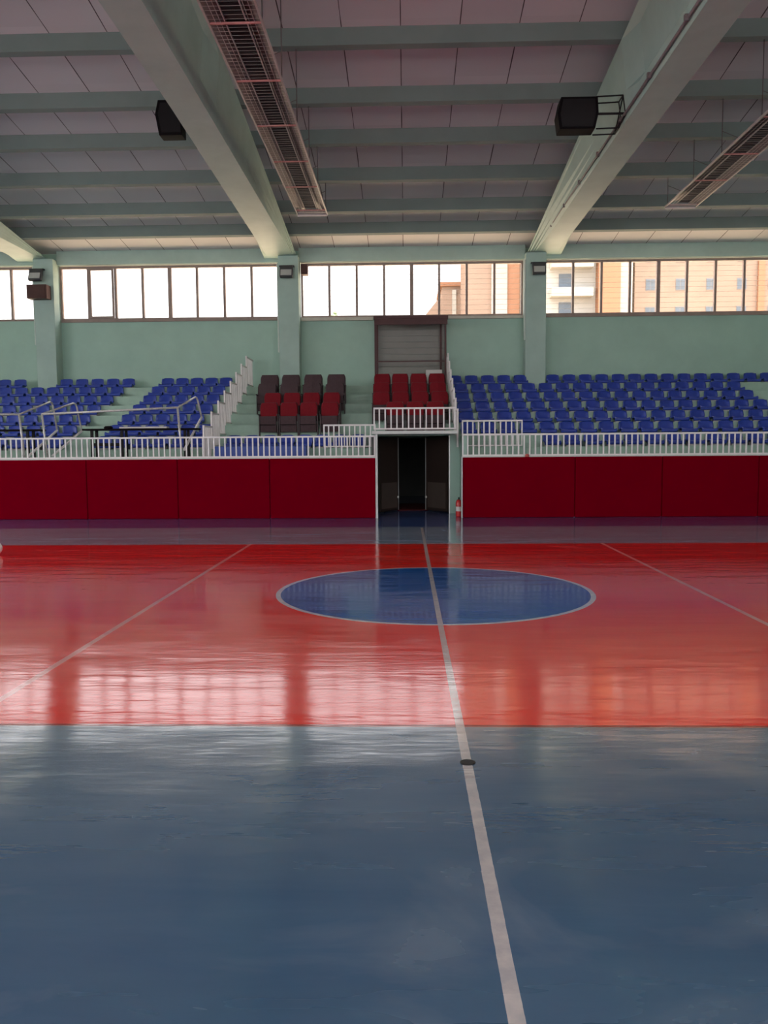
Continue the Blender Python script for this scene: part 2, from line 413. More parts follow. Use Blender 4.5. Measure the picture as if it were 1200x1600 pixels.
# balcony terrace over the passage
pr = [(YW, ZK[0])]
for k in range(5):
    pr.append((EK[k], ZK[k])); pr.append((EK[k], ZK[k + 1]))
pr += [(20.0, ZK[5]), (20.0, 1.93), (YW, 1.93)]
struct(MB().prism_x(pr, PX0 - .02, PX1 + .02).build('terrace_steps', M['step']), 'mint terrace under the balcony seats', 'terrace')
struct(MB().box(PX0 - .1, PX1 - .12, YP - .08, 20.0, 1.955, 2.03).build('balcony_slab', M['trim'], bevel=.008), 'pale balcony slab above the passage', 'slab')
# parapets (solid wall the pads hang on)
for x0, x1, w in ((XL, PX0, 'left'), (PX1, XR, 'right')):
    struct(MB().box(x0, x1, YP + .02, YP + .12, 0, 1.43).build('wall_parapet', M['trim']), 'low parapet wall behind the red pads, %s of the passage' % w, 'wall')
# passage shell
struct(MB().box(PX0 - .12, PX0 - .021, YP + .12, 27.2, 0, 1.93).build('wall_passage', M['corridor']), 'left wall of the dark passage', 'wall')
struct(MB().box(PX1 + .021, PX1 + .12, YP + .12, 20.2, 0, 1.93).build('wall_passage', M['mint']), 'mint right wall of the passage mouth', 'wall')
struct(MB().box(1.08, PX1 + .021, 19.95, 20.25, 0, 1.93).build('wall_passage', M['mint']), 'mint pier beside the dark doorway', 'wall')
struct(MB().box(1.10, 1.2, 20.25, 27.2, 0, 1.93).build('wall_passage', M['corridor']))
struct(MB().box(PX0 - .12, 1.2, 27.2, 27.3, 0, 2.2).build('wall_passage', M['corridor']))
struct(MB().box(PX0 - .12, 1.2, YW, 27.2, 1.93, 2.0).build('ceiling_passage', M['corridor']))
struct(MB().box(PX0 - .02, PX0 + .03, YP - .09, YP + .02, 0, 1.95).build('trim_5', M['trim']))
struct(MB().box(PX1 - .025, PX1 + .0, YP - .09, YP + .02, 0, 1.42).build('trim_6', M['trim']))
struct(MB().box(1.05, 1.08, 19.93, 20.0, 0, 1.93).build('trim_7', M['alu']))
# double door opened inwards
dr = empty('door_1', (0, 0, 0)); tag(dr, 'dark double door standing open under the balcony', 'door', None, 'structure')
def leaf(hx, hy, ex, ey):
    d = Vector((ex - hx, ey - hy, 0)); n = Vector((-d.y, d.x, 0)).normalized() * .022
    def slab(u0, u1, z0, z1, k=1.0):
        a = Vector((hx, hy, 0)) + d * u0; c = Vector((hx, hy, 0)) + d * u1
        return MB().loft([[tuple(a - n * k + Vector((0, 0, z))), tuple(a + n * k + Vector((0, 0, z))), tuple(c + n * k + Vector((0, 0, z))), tuple(c - n * k + Vector((0, 0, z)))] for z in (z0, z1)])
    lf = slab(0, .975, .03, 1.9).build('door_leaf', M['door'], dr)
    slab(.08, .9, .1, .75, 1.25).build('kick_panel', M['door_low'], lf)
    slab(.975, 1.0, .03, 1.9, 1.3).build('metal_edge', M['alu'], lf)
    p = Vector((ex, ey, .36)) + Vector((0, -.04, 0))
    MB().lathe([(.001, -.035), (.025, -.025), (.035, 0), (.025, .025), (.001, .035)], tuple(p), 12).build('door_knob', M['paper'], lf, smooth=True)
leaf(-.68, 20.05, -.225, 20.85); leaf(1.04, 20.05, .51, 20.85)
tag(MB().box(-.24, .56, 20.95, 23.4, .001, .016).build('door_mat', M['mat'], bevel=.004), 'dark red mat on the floor inside the doorway', 'mat')

# wall pads
def wall_pads(edges, side):
    names = ['beside the doorway', 'second from the doorway', 'third from the doorway', 'fourth from the doorway', 'fifth from the doorway', 'sixth from the doorway']
    for i, (a, b2) in enumerate(edges):
        o = MB().box(a + .006, b2 - .006, YP - .07, YP + .018, .003, 1.405).build('wall_pad', M['pad'], bevel=.014)
        tag(o, 'dark red padded wall panel %s of the passage, %s' % (side, names[i]), 'wall pad', 'red wall pads of the stand')
e = [PX0 - .02 - 2.42 * 0]
L_ED = [-.72, -3.2, -5.37, -7.53, -9.75, -12.0]
wall_pads([(b2, a) for a, b2 in zip(L_ED[:-1], L_ED[1:])], 'left')
R_ED = [1.302, 3.9, 5.9, 8.1, 10.3]
wall_pads(list(zip(R_ED[:-1], R_ED[1:])), 'right')

# ------------------------------------------------------------------ railings
def baluster_rail(name, x0, x1, y, z0, z1, n, label, group, post_ends=True):
    r = empty(name, ((x0 + x1) / 2, y, z0)); tag(r, label, 'railing', group)
    ox, oz = (x0 + x1) / 2, z0
    MB().box(x0 - ox, x1 - ox, -.022, .022, z1 - z0 - .04, z1 - z0).build('top_rail', M['white'], r, bevel=.006)
    MB().box(x0 - ox, x1 - ox, -.018, .018, .0, .035).build('bottom_rail', M['white'], r, bevel=.005)
    st = (x1 - x0) / n; hw = .0155
    src = None
    for i in range(n + 1):
        px = x0 + i * st - ox; px = min(max(px, x0 - ox + hw), x1 - ox - hw)
        if src is None:
            src = MB().box(-hw, hw, -hw * .8, hw * .8, .03, z1 - z0 - .035).build('baluster', M['white'], r); o = src
        else:
            o = src.copy(); COL.objects.link(o); o.parent = r
        o.location = (px, 0, 0)
    return r
baluster_rail('balustrade', -11.2, PX0 - .03, YP + .07, 1.432, 1.93, 80, 'long white baluster railing on the parapet left of the passage', 'white railings along the stand front')
baluster_rail('balustrade', PX1 + .0, 10.6, YP + .07, 1.432, 1.95, 71, 'long white baluster railing on the parapet right of the passage', 'white railings along the stand front')
baluster_rail('balustrade', -.76, 1.14, YP - .02, 2.06, 2.57, 14, 'white baluster railing along the balcony front', 'white railings along the stand front')
baluster_rail('balustrade', PX1 + .06, 2.84, 19.78, 1.66, 2.30, 11, 'short white railing box right of the balcony, behind the long railing', 'white railings along the stand front')
baluster_rail('balustrade', -2.04, PX0 - .05, 19.78, 1.66, 2.22, 10, 'short white railing box left of the balcony, behind the long railing', 'white railings along the stand front')
def step_guard(x, label, ktop, kbot, h, near_y=None):
    r = empty('stair_guard', (x, EK[kbot], 0)); tag(r, label, 'railing', 'stepped white guards down the stand')
    oy = EK[kbot]
    for k in range(ktop, kbot + 1):
        y0, y1 = EK[k], (EK[k - 1] if k else YW - .12)
        zt, zb = ZK[k] + h, ZK[k] + .002
        MB().box(-.022, .022, y0 - oy + .002, y0 - oy + .05, zb, zt + .02).build('post', M['white_post'], r)
        MB().box(-.02, .02, y0 - oy + .05, y1 - oy, zt - .04, zt).build('top_rail', M['white_post'], r)
        MB().box(-.018, .018, y0 - oy + .05, y1 - oy, zb + .06, zb + .095).build('bottom_rail', M['white_post'], r)
        for j in range(1, 6):
            yy = y0 - oy + .03 + (y1 - y0) * j / 6
            MB().box(-.015, .015, yy - .015, yy + .015, zb + .09, zt - .035).build('baluster', M['white_post'], r)
    if near_y is not None:
        y0, y1 = near_y, EK[kbot]; zt, zb = WALK + h, WALK + .002
        MB().box(-.02, .02, y0 - oy, y1 - oy, zt - .04, zt).build('top_rail', M['white_post'], r)
        MB().box(-.022, .022, y0 - oy, y0 - oy + .045, zb, zt - .04).build('post', M['white_post'], r)
        for j in range(1, 6):
            yy = y0 - oy + (y1 - y0) * j / 6
            MB().box(-.015, .015, yy - .015, yy + .015, zb, zt - .035).build('baluster', M['white_post'], r)
    return r
step_guard(-4.80, 'stepped white baluster guard between the blue seats and the dark armchairs', 0, 6, .90, 18.95)
step_guard(1.255, 'stepped white baluster guard between the balcony and the right blue seats', 0, 6, .92)

# tubular handrails on the left
def handrail(label, nb, nt_, ft, fb, nl, extra=None):
    r = empty('handrail', nb); tag(r, label, 'handrail', 'pipe handrails at the left front of the stand')
    o = Vector(nb); v = lambda p: Vector(p) - o
    MB().tube([v(nb), v(nt_)], .026).build('post', M['galv'], r, smooth=True)
    a, b2, c = v(nt_), v(ft), v(fb); q = (b2 - a).normalized() * .12; w = (c - b2).normalized() * .12
    MB().tube([a, b2 - q, b2 - q * .3 + w * .3, b2 + w, c], .024).build('top_rail', M['galv'], r, smooth=True)
    MB().tube([c, v(nl)], .03).build('lower_rail', M['white'], r, smooth=True)
    if extra:
        MB().tube([a, v(extra)], .025).build('cross_rail', M['galv'], r, smooth=True)
    return r
zp = 1.43
handrail('leftmost galvanised pipe handrail, its level rail leaving the picture', (-9.11, 18.98, WALK), (-9.22, 18.98, 2.49), (-9.06, 20.45, 2.89), (-8.96, 20.45, 2.14), (-9.03, 18.98, 1.50), (-11.6, 18.98, 2.53))
handrail('galvanised pipe handrail whose level rail crosses behind the black table', (-8.56, 18.98, WALK), (-8.67, 18.98, 2.49), (-8.45, 20.45, 2.85), (-8.32, 20.45, 2.12), (-8.45, 18.98, 1.50), (-5.42, 18.98, 2.62))
handrail('rusty pipe handrail beside the stepped white guard, right end of the level rail', (-5.33, 18.98, WALK), (-5.41, 18.98, 2.62), (-5.33, 20.45, 2.98), (-5.22, 20.45, 2.45), (-5.28, 18.98, 1.62))

# black tables behind the railing
def table(x0, x1, y, label, sheet):
    r = empty('folding_table', ((x0 + x1) / 2, y, WALK)); tag(r, label, 'table', 'black tables behind the front railing')
    w = (x1 - x0) / 2
    tp = MB().box(-w, w, -.2, .2, .80, .845).build('tabletop', M['black'], r, bevel=.006)
    for a in (-w + .22, -w + .95, w - .3):
        for yy in (-.15, .15):
            MB().box(a - .03, a + .03, yy - .025, yy + .025, 0, .80).build('leg', M['blackmetal'], r)
    MB().box(-w + .2, -w + .98, -.17, -.15, .42, .5).build('brace', M['blackmetal'], r)
    return r
table(-7.80, -5.02, 19.38, 'black folding table behind the railing, right of the pipe handrails', True)
table(-11.2, -8.85, 19.38, 'black folding table behind the railing at the far left', True)
tag(MB().box(-6.9, -5.75, 19.2, 19.42, 2.147, 2.185).build('white_board', M['paper'], bevel=.004), 'long white board lying on the black table', 'board')
tag(MB().lathe([(.001, 0), (.10, .002), (.11, .03), (.07, .06), (.001, .065)], (-7.2, 19.3, 2.146), 16).build('black_case', M['black'], smooth=True), 'small round black case on the black table', 'case')
tag(MB().box(-4.56, -2.36, 18.9, 19.5, WALK, 1.70).build('gym_mat', M['bluemat'], bevel=.02), 'thick blue gym mat lying behind the railing left of the passage', 'mat')
tag(MB().lathe([(.001, 0), (.045, 0), (.05, .05), (.02, .07), (.001, .075)], (2.80, YP - .02, 1.406), 12).build('red_cup', M['pinkred'], smooth=True), 'small pinkish red cup on the ledge right of the passage', 'cup')
# fire extinguisher partly behind the pad edge
ex = empty('fire_extinguisher', (1.235, 19.0, 0)); tag(ex, 'red fire extinguisher on the floor at the right of the passage', 'fire extinguisher')
MB().lathe([(.001, .0), (.065, .0), (.07, .02), (.07, .33), (.05, .39), (.02, .41), (.001, .41)], (0, 0, 0), 16).build('cylinder', M['red_gloss'], ex, smooth=True)
MB().lathe([(.071, .13), (.073, .13), (.073, .24), (.071, .24)], (0, 0, 0), 16).build('label_band', M['paper'], ex)
MB().box(-.015, .015, -.07, .03, .41, .46).build('valve_handle', M['blackmetal'], ex)

# ------------------------------------------------------------------ blue seats
def seat_shell():
    W = .205; n = 11
    prof = [(-.362, .045, .98), (-.374, .075, 1.0), (-.378, .115, 1.0), (-.33, .125, 1.0), (-.2, .105, .98), (-.10, .10, .96), (-.055, .125, .95), (-.035, .19, .94), (-.015, .27, .90), (-.002, .325, .86), (.004, .345, .80), (.016, .342, .79), (.022, .315, .84)]
    mb = MB(); rows = []
    for j, (y, z, w) in enumerate(prof):
        row = []
        for i in range(n):
            u = -1 + 2 * i / (n - 1)
            if 3 <= j <= 6: dz, dy = .035 * abs(u) ** 4, 0
            elif 7 <= j <= 9: dz, dy = 0, -.045 * abs(u) ** 4
            else: dz, dy = (-.035 * abs(u) ** 6 if 10 <= j else 0), (-.02 * abs(u) ** 4 if j >= 10 else 0)
            row.append((u * W * w, y + dy, z + dz))
        rows.append(row)
    b0 = len(mb.v)
    for r in rows: mb.v += r
    for j in range(len(rows) - 1):
        for i in range(n - 1):
            a = b0 + j * n + i; mb.f.append((a, a + 1, a + n + 1, a + n))
    return mb
def make_seat():
    o = seat_shell().build('stadium_seat', M['blue_seat'], smooth=True)
    sm = o.modifiers.new('thick', 'SOLIDIFY'); sm.thickness = .014; sm.offset = -1
    dg = bpy.context.evaluated_depsgraph_get()
    me = bpy.data.meshes.new_from_object(o.evaluated_get(dg)); o.modifiers.clear(); o.data = me
    for p in me.polygons: p.use_smooth = True
    MB().box(-.16, .16, -.30, -.26, 0, .085).box(-.16, .16, -.10, -.06, 0, .08).build('mounting_bracket', M['bracket'], o)
    return o
seat0 = make_seat(); tag(seat0, 'x', 'seat')
first = [True]
def put_seat(x, k, label, group):
    loc = (x, 24.95 - .75 * k - .02 + .04, ZK[k])
    loc = (x, (YW - .42 if k == 0 else EK[k - 1] - .035), ZK[k])
    if first[0]: o = seat0; o.location = loc; o['label'] = label; first[0] = False
    else: o = copy_thing(seat0, loc, label)
    o['group'] = group
ROW = ['top', 'second highest', 'third highest', 'fourth highest', 'third lowest', 'second lowest', 'lowest']
# right stand
for k in range(7):
    y = 24.95 - .75 * k; i = 0
    if k == 0: xs = [1.50 + .4975 * n for n in range(22)]; xs = [x for x in xs if abs(x - CX[3]) > .3]
    elif k == 6: xs = [3.64 + .508 * n for n in range(13)]
    else:
        x1 = [0, 9.66, 9.73, 9.80, 9.88, 9.82][k]; xs = [1.62 + (x1 - 1.62) * n / 16 for n in range(17)]
    for x in xs:
        if x > .451 * y + .35: break
        i += 1
        put_seat(x, k, 'blue plastic seat, %s row of the right stand, %s from its left end' % (ROW[k], ORD[i]), 'blue seats of the right stand')
# left stand, inner block and outer block with the stair aisle between
for k in range(7):
    y = 24.95 - .75 * k
    x0, p = [(-7.39, .455), (-7.46, .46), (-7.48, .465), (-7.54, .472), (-7.60, .472), (-7.68, .48), (-7.72, .485)][k]
    for n in range(5 if k < 5 else 6):
        if x0 + n * p > -5.02: break
        put_seat(x0 + n * p, k, 'blue plastic seat, %s row between aisle and stepped guard, %s from the aisle' % (ROW[k], ORD[n + 1]), 'blue seats beside the stepped guard')
    x1 = [-8.62, -8.71, -8.75, -8.85, -8.86, -8.93, -8.98][k]; i = 0
    for n in range(14):
        x = x1 - .487 * n
        if k == 0 and abs(x - CX[1]) < .4: continue
        if x < -.507 * y - .3: break
        i += 1
        put_seat(x, k, 'blue plastic seat, %s row of the far left block, %s from the aisle' % (ROW[k], ORD[i]), 'blue seats of the far left block')
for n in range(8):
    put_seat(-4.38 + .452 * n, 6, 'blue plastic seat, lowest row in front of the armchairs, %s from the left' % ORD[n + 1], 'blue seats in front of the armchairs')

# ------------------------------------------------------------------ armchairs
def make_armchair(w, back, cushion, name):
    r = empty(name); tag(r, 'x', 'armchair')
    # backrest: rounded upright pad, slightly reclined
    def slab(z0, z1, y0, y1, t, ww, round_top):
        rings = []
        n = 8
        for j in range(n + 1):
            u = j / n; z = z0 + (z1 - z0) * u; y = y0 + (y1 - y0) * u
            k = 1.0 if not round_top else (1 - .16 * max(0, (u - .72) / .28) ** 2)
            h = ww * k; c = .02
            rings.append([(-h, y, z), (-h + c, y - t, z), (0, y - t * 1.25, z), (h - c, y - t, z), (h, y, z), (h - c, y + t * .6, z), (-h + c, y + t * .6, z)])
        return MB().loft(rings)
    slab(.46, .885, -.10, -.03, .05, w, True).build('backrest', back, r, smooth=False)
    slab(.12, .53, -.15, -.235, .035, w * .95, False).build('seat_cushion', cushion, r)
    MB().box(-w * .93, w * .93, -.285, -.262, .30, .315).build('cushion_seam', M['black'], r)
    slab(.40, .895, -.055, .01, .012, w + .008, True).build('back_shell', M['dark_seat'], r)
    for s in (-1, 1):
        MB().box(s * (w + .010) - .014, s * (w + .010) + .014, -.30, -.02, .55, .585).build('armrest', M['dark_seat'], r, bevel=.006)
        MB().loft([[(s * (w + .010) - .012, y0, z), (s * (w + .010) + .012, y0, z), (s * (w + .010) + .012, y1, z), (s * (w + .010) - .012, y1, z)] for y0, y1, z in ((-.24, -.04, 0), (-.2, -.09, .04), (-.2, -.09, .55))]).build('side_frame', M['dark_seat'], r)
    return r
redchair = make_armchair(.232, M['red_cloth'], M['dark_cloth'], 'tip_up_armchair')
darkchair = make_armchair(.262, M['dark_cloth'], M['dark_cloth'], 'padded_armchair')
used = set()
def put_chair(src, x, k, label, group):
    loc = (x, (EK[k - 1] - .02), ZK[k])
    if src.name not in used: used.add(src.name); o = src; o.location = loc; o['label'] = label
    else: o = copy_thing(src, loc, label)
    o['group'] = group
G = 'armchairs left of the balcony'
for n, x in enumerate((-3.96, -3.34, -2.69, -2.02)): put_chair(darkchair, x, 2, 'dark padded armchair in the rear row left of the balcony, %s from the left' % ORD[n + 1], G)
for n, x in enumerate((-3.91, -3.28, -2.64, -1.99)): put_chair(darkchair, x, 3, 'dark padded armchair in the second row from the rear, %s from the left' % ORD[n + 1], G)
for n, x in enumerate((-3.63, -3.10, -2.57, -2.02)): put_chair(redchair, x, 4, 'red backed tip-up armchair behind the front row left of the balcony, %s from left' % ORD[n + 1], G)
for n, x in enumerate((-3.61, -3.08, -2.56, -2.0)): put_chair(redchair, x, 5, 'red backed tip-up armchair, front row left of the balcony, %s from left' % ORD[n + 1], G)
G = 'red armchairs on the balcony'
RW = {2: 'rear', 3: 'second', 4: 'third', 5: 'front'}
for k in (2, 3, 4):
    for n, x in enumerate((-.69, -.17, .36, .89)):
        put_chair(redchair, x + (.02 if k == 4 else 0), k, 'red armchair on the balcony, %s row, %s from the left' % (RW[k] if k == 2 else RW[k] + ' from the rear', ORD[n + 1]), G)
for n, x in enumerate((-.29, .235, .76)):
    put_chair(redchair, x, 5, 'red armchair in the balcony front row behind the railing, %s from the left' % ORD[n + 1], G)

# ------------------------------------------------------------------ shelter behind the balcony
sh = empty('shelter_booth', (.15, 24.6, ZK[0])); tag(sh, 'dark maroon framed shelter with grey back sheet under the windows', 'shelter')
x0, x1, z0 = -1.09, 1.09, 0
MB().box(x0 - .02, x1 + .02, -.32, .78, 1.98, 2.06).box(x0, x1, -.30, -.24, 1.80, 1.98).build('roof_panel', M['maroon_metal'], sh)
for xx, yy in ((x0 + .03, -.26), (x1 - .06, -.26), (x1 - .16, .6), (x0 + .05, .6)):
    MB().box(xx - .03, xx + .03, yy - .03, yy + .03, 0, 1.98).build('post', M['maroon_metal'], sh)
mb = MB()
for k in range(10):
    z = .1 + k * .188; mb.box(x0 + .05, x1 - .05, .70, .73, z, z + .182)
mb.build('back_panel', M['shelter_back'], sh)
MB().box(x0 + .06, x1 - .06, -.28, -.245, .70, .735).build('cross_bar', M['maroon_metal'], sh)
tag(MB().box(.60, 1.08, 24.42, 24.7, ZK[0], ZK[0] + .47).build('storage_box', M['paper'], bevel=.01), 'pale box behind the rear right armchair of the balcony', 'box')

# ------------------------------------------------------------------ lamps and boxes on the columns
def floodlight(cx, label, tilt=-.35):
    r = empty('floodlight', (cx, 24.94, 7.2)); tag(r, label, 'floodlight', 'floodlights on the wall columns')
    b = MB().box(-.20, .20, -.12, 0, -.20, .19).build('housing', M['lamp_grey'], r, bevel=.02); b.rotation_euler = (tilt, 0, 0); b.location = (0, -.10, -.22)
    g = MB().box(-.165, .165, -.135, -.12, -.165, .03).build('lens', M['lamp_glass'], r, bevel=.006); g.rotation_euler = (tilt, 0, 0); g.location = (0, -.10, -.22)
    MB().box(-.23, .23, -.10, -.0, -.04, .0).build('mounting_bracket', M['lamp_grey'], r)
floodlight(-11.34, 'floodlight above the brown box on the leftmost column')
floodlight(-3.62, 'floodlight on the column left of the dark shelter')
floodlight(4.02, 'floodlight on the column right of the dark shelter')
jb = empty('junction_box', (-11.25, 24.94, 6.26)); tag(jb, 'dark brown box under the floodlight on the leftmost column', 'box')
MB().box(-.32, .30, -.32, 0, 0, .42).build('casing', M['brown_box'], jb, bevel=.012)
MB().box(-.27, .25, -.335, -.32, .05, .37).build('front_cover', M['brown_box'], jb, bevel=.006)
tag(MB().box(-3.24, -3.03, 25.2, 25.46, 7.0, 7.3).build('junction_box', M['brown_box'], bevel=.01), 'small brown box in the top left corner of the third window bay', 'box')

# ------------------------------------------------------------------ loudspeakers
sp = empty('loudspeaker', (3.14, 15.2, 7.63)); tag(sp, 'black loudspeaker held out from the right beam on a frame bracket', 'loudspeaker', 'black loudspeakers by the roof beams')
pr = [(-.37, .04), (-.33, -.24), (.31, -.24), (.37, .04), (.35, .32), (-.31, .32)]
MB().prism_y(pr, -.05, .30).build('cabinet', M['black'], sp, bevel=.012)
MB().prism_y([(x * .86, z * .86) for x, z in pr], -.062, -.05).build('grille', M['blackmetal'], sp)
mb = MB()
B0, B1 = .33, .86
for yy in (-.02, .27):
    mb.tube([(B0, yy, .32), (B1 - .05, yy, .34)], .014).tube([(B0, yy, -.24), (B1 - .12, yy, -.23)], .014)
    mb.tube([(B1 - .05, yy, .34), (B1, yy, .02)], .016).tube([(B1, yy, .02), (B1 - .12, yy, -.23)], .016)
mb.tube([(B0, -.02, .02), (B1, -.02, .02)], .022)
for p in ((B1 - .05, .34), (B1, .02), (B1 - .12, -.23)):
    mb.tube([(p[0], -.02, p[1]), (p[0], .27, p[1])], .014)
mb.tube([(B1 - .05, -.02, .34), (B1 - .12, .27, -.24)], .012)
mb.build('bracket_frame', M['blackmetal'], sp)
sp = empty('loudspeaker', (-4.46, 15.9, 7.99)); tag(sp, 'black wedge loudspeaker half hidden behind the left beam', 'loudspeaker', 'black loudspeakers by the roof beams')
MB().prism_y([(-.30, .36), (-.36, .10), (-.29, -.30), (.16, -.30), (.16, .36)], 0, .30).build('cabinet', M['black'], sp, bevel=.012)
MB().prism_y([(-.25, .30), (-.30, .10), (-.24, -.25), (.13, -.25), (.13, .30)], -.012, 0).build('grille', M['blackmetal'], sp)
MB().box(.16, .22, .10, .17, -.05, .05).build('wall_bracket', M['blackmetal'], sp)

# conduit along the right beam
r = empty('beam_conduit', (3.955, 9.2, 7.62)); tag(r, 'dark conduit clipped along the lower edge of the right beam', 'conduit')
MB().tube([(.02, 0, 0), (-.0, 15.6, 0)], .022).build('pipe', M['pipe'], r, smooth=True)
for k in range(9): MB().box(-.03, .03, .9 + 1.75 * k, .96 + 1.75 * k, -.045, .045).build('clip', M['pipe'], r)

# ------------------------------------------------------------------ hanging radiant heaters
def heater(xc, y_end, inner, label):
    y0 = 8.6; L = y_end - y0
    r = empty('radiant_heater', (xc, y0, 7.5)); tag(r, label, 'heater', 'radiant heaters hung below the ceiling')
    W = .37; s = inner
    # open reflector trough
    t = .01
    MB().prism_y([(-W, .0), (-.15, .16), (.15, .16), (W, .0), (W - .012, .0), (.145, .15), (-.145, .15), (-W + .012, .0)], 0, L).build('reflector', M['heater_metal'], r)
    for q in (-1, 1):
        MB().box(q * W - .014, q * W + .014, 0, L, -.02, .02).build('side_rail', M['heater_rail'], r)
    MB().box(-.155, -.14, 0, L, .02, .045).build('inner_rail', M['heater_rail'], r)
    MB().box(.14, .155, 0, L, .02, .045).build('inner_rail', M['heater_rail'], r)
    ys = [y - y0 + .07 for y in PY if y < y_end]
    ys = sorted(v for v in ys if .1 < v < L)
    edges = [0] + ys + [L - .25]
    for a, b2 in zip(edges[:-1], edges[1:]):
        if b2 - a < .2: continue
        c = 0.0
        mb = MB().box(c - .135, c + .135, a + .03, b2 - .03, .035, .075)
        n = max(2, int((b2 - a) / .16))
        for i in range(n):
            yy = a + .06 + (b2 - a - .12) * i / n; mb.box(c - .13, c + .13, yy, yy + .012, .024, .035)
        mb.build('burner_panel', M['burner'], r)
    gm = MB()
    for i in range(int(L / .11)):
        gm.box(-W, W, .05 + .11 * i, .052 + .11 * i, -.006, -.003)
    for q in (-.27, -.2, .2, .27):
        gm.box(q - .003, q + .003, 0, L, -.006, -.002)
    gm.build('guard_mesh', M['heater_rail'], r)
    for v in ys:
        MB().box(-W, W, v - .014, v + .014, -.012, .012).build('cross_brace', M['brace'], r)
    MB().box(-W, W, L - .012, L + .012, -.05, .03).box(-W + .03, W - .03, L - .2, L - .05, -.01, .02).build('end_plate', M['heater_rail'], r)
    for y in PY:
        v = y - y0 + .07
        if 0 < v < L:
            zt = roof_z(y + .07) - .325 - 7.5
            MB().tube([(s * W, v, 0), (s * W, v, zt)], .009, 6).build('hanger_rod', M['rod'], r)
            MB().tube([(-s * W, v, 0), (0, v, .30), (s * W, v, .45)], .006, 6).build('hanger_stay', M['rod'], r)
    return r
heater(-2.33, 20.62, 1, 'long radiant heater hung beside the left roof beam')
heater(6.76, 20.45, -1, 'long radiant heater hung near the right edge of the ceiling')

# ------------------------------------------------------------------ floor bits
tag(MB().lathe([(.001, 0.0), (.040, 0.0), (.040, .003), (.034, .004), (.033, .002), (.001, .002)], (.312, 4.075, .0005), 28).build('floor_socket', M['socket']), 'small round dark floor socket on the white middle line', 'floor socket')
n = 16
mb = MB().lathe([(max(.105 * math.sin(PI * i / n), .0005), .105 - .105 * math.cos(PI * i / n)) for i in range(n + 1)], (0, 0, 0), 24)
tag(mb.build('ball', M['ball'], smooth=True, loc=(-6.47, 12.35, 0)), 'white ball on the red floor at the left edge of the picture', 'ball')

# ------------------------------------------------------------------ outside
struct(MB().box(-160, 160, 27.6, 240, -.3, -.1).build('outdoor_ground', M['concrete_out']), 'paved ground outside', 'ground')
def facade_windows(b, xs, zs, y, w, h):
    for x in xs:
        for z in zs:
            f = MB().box(x - w / 2, x + w / 2, y - .04, y + .06, z - h / 2, z + h / 2).build('window', M['fac_frame'], b)
            for q in (-1, 1):
                MB().box(x + q * w / 4 - w * .19, x + q * w / 4 + w * .19, y - .06, y - .041, z - h * .42, z + h * .42).build('pane', M['fac_glass'], f)
Yb = 90.0
b = empty('apartment_building', (35, Yb, 0)); tag(b, 'salmon apartment block with small white windows outside the right windows', 'building')
MB().box(-10.0, 20, 0, 14, -.1, 36).build('wall', M['fac_salmon'], b)
facade_windows(b, [-8.3, -5.05, -1.75, 1.55, 4.9], [16.17 + 3.0 * i for i in range(-2, 4)], 0, 1.05, 1.25)
MB().box(3.2, 3.9, -.35, 0, 0, 36).build('pilaster', M['fac_orange'], b)
b = empty('apartment_building', (20, Yb - 4, 0)); tag(b, 'orange and cream apartment tower with balconies right of the middle column', 'building')
MB().box(-5.0, 4.2, 2, 8, -.1, 34).build('wall', M['fac_cream'], b)
MB().box(.3, 2.6, .6, 2, -.1, 34).build('stair_bay', M['fac_orange'], b)
MB().box(2.6, 4.0, 1.2, 2, -.1, 34).build('corner_bay', M['fac_cream'], b)
for z in [2.5 + 3 * i for i in range(10)]:
    MB().box(-4.6, -.2, .7, 2, z, z + .9).build('balcony', M['fac_cream'], b)
    MB().box(-3.6, -2.3, 1.9, 2.0, z + .9, z + 2.5).build('window', M['fac_glass'], b)
b = empty('apartment_building', (11.5, Yb + 5, 0)); tag(b, 'orange apartment tower with cream strip left of the middle column', 'building')
MB().box(-4.6, 4.4, 0, 8, -.1, 34).build('wall', M['fac_salmon'], b)
MB().box(-1.6, .2, -.6, 0, -.1, 34).build('balcony_strip', M['fac_cream'], b)
MB().box(.2, 1.6, -.4, 0, -.1, 34).build('stair_bay', M['fac_orange'], b)
facade_windows(b, [2.8], [14.8, 17.8, 20.8], 0, 1.0, 1.3)
b = empty('apartment_building', (5.2, Yb + 14, 0)); tag(b, 'low orange house with stepped roof seen through the middle windows', 'building')
MB().box(-.6, 2.3, 0, 10, -.1, 22).build('wall', M['fac_salmon'], b)
MB().box(-.9, 2.5, -.4, 10, 22, 22.5).build('roof', M['fac_orange'], b)
MB().prism_y([(-2.6, -.1), (-.6, -.1), (-.6, 20.6), (-1.2, 20.3), (-2.6, 18.6)], 0, 8).build('wing', M['fac_salmon'], b)
MB().box(.7, 1.2, -.4, 0, -.1, 21.5).build('pilaster', M['fac_cream'], b)
tr = empty('tree', (-7.1, 82, 0)); tag(tr, 'small tree top far behind the middle windows', 'tree')
MB().tube([(0, 0, -.1), (0, 0, 13.8)], .18).build('trunk', M['brown_box'], tr)
mb = MB()
for i in range(24):
    a = random.random() * 6.28; rr = random.random() * .75; zz = 13 + random.random() * 2.2
    c = (math.cos(a) * rr * (16 - zz) / 3, math.sin(a) * rr, zz); q = .22 + .15 * random.random()
    mb.lathe([(.01, -q), (q * .8, -q * .4), (q, 0), (q * .6, q * .6), (.01, q)], c, 7)
mb.build('crown', M['leaf'], tr)

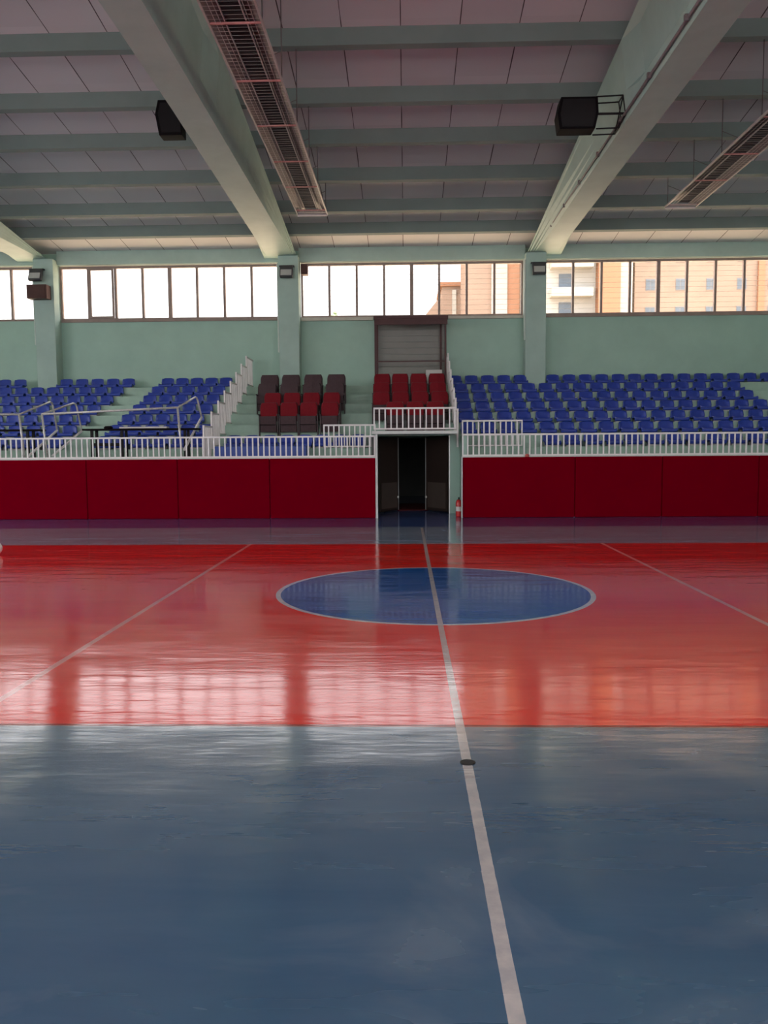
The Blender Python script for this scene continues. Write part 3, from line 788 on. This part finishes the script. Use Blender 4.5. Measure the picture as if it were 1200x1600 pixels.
# ------------------------------------------------------------------ daylight
w = bpy.data.worlds.new('World'); S.world = w; w.use_nodes = True; nt = w.node_tree
bg = nt.nodes['Background']
tc = node(nt, 'ShaderNodeTexCoord'); spn = node(nt, 'ShaderNodeSeparateXYZ'); nt.links.new(tc.outputs['Generated'], spn.inputs[0])
FAR_SKY, NEAR_SKY = 3.3, 7.0
k = maprange(nt, spn.outputs[1], .35, -.35, 0, 1)
elev = math_(nt, 'MAXIMUM', spn.outputs[2], 0.0)
overcast = math_(nt, 'DIVIDE', math_(nt, 'ADD', 1.0, math_(nt, 'MULTIPLY', elev, 2.0)), 1.58)     # overcast sky, brighter towards the zenith
nt.links.new(math_(nt, 'MULTIPLY', maprange(nt, k, 0, 1, FAR_SKY, NEAR_SKY), overcast), bg.inputs['Strength'])
bg.inputs['Color'].default_value = (1.0, .985, .99, 1)
def portal(loc, rot, sx, sy):
    l = bpy.data.lights.new('window_portal', 'AREA'); l.shape = 'RECTANGLE'; l.size = sx; l.size_y = sy; l.cycles.is_portal = True
    o = bpy.data.objects.new('window_portal', l); COL.objects.link(o); o.location = loc; o.rotation_euler = rot
for a, b2 in zip(CX[:-1], CX[1:]):
    portal(((a + b2) / 2, 25.75, (WB + WT) / 2), (-PI / 2, 0, 0), b2 - a - .66, WT - WB)
portal(((XL + XR) / 2, YN - .4, (NB + NT) / 2), (PI / 2, 0, 0), XR - XL, NT - NB)
portal((XL - .4, 8.5, 5.3), (0, -PI / 2, 0), 4.6, 17)

sun = bpy.data.lights.new('sun', 'SUN'); sun.energy = 29.0; sun.angle = .02; sun.color = (1, .90, .76)
so = bpy.data.objects.new('sun', sun); COL.objects.link(so); so.location = (40, -10, 40)
so.rotation_euler = Vector((-.70, .05, -.70)).to_track_quat('-Z', 'Y').to_euler()

# ------------------------------------------------------------------ camera
cam = bpy.data.cameras.new('camera'); co = bpy.data.objects.new('camera', cam); COL.objects.link(co)
F_PX, PITCH, YAW, ROLL = 1253.09, .0799118, .0283523, -.0068582
cam.sensor_fit = 'VERTICAL'; cam.sensor_height = 36.0; cam.lens = 36.0 * F_PX / 1600; cam.clip_end = 500
cy, sy, cp, sp_ = math.cos(YAW), math.sin(YAW), math.cos(PITCH), math.sin(PITCH)
Fv = Vector((-sy * cp, cy * cp, -sp_)); Rv = Vector((cy, sy, 0)); Uv = Rv.cross(Fv)
R2 = Rv * math.cos(ROLL) + Uv * math.sin(ROLL); U2 = Uv * math.cos(ROLL) - Rv * math.sin(ROLL)
mt = Matrix((R2, U2, -Fv)).transposed().to_4x4(); mt.translation = (0, 0, 1.63995)
co.matrix_world = mt
S.camera = co
vs = S.view_settings
S.display_settings.display_device = 'sRGB'
vs.view_transform = 'Standard'; vs.look = 'None'; vs.exposure = 0.0; vs.gamma = 1.0; vs.use_curve_mapping = False
S.cycles.use_denoising = True
S.cycles.max_bounces = 10; S.cycles.diffuse_bounces = 5; S.cycles.glossy_bounces = 4; S.cycles.transparent_max_bounces = 12
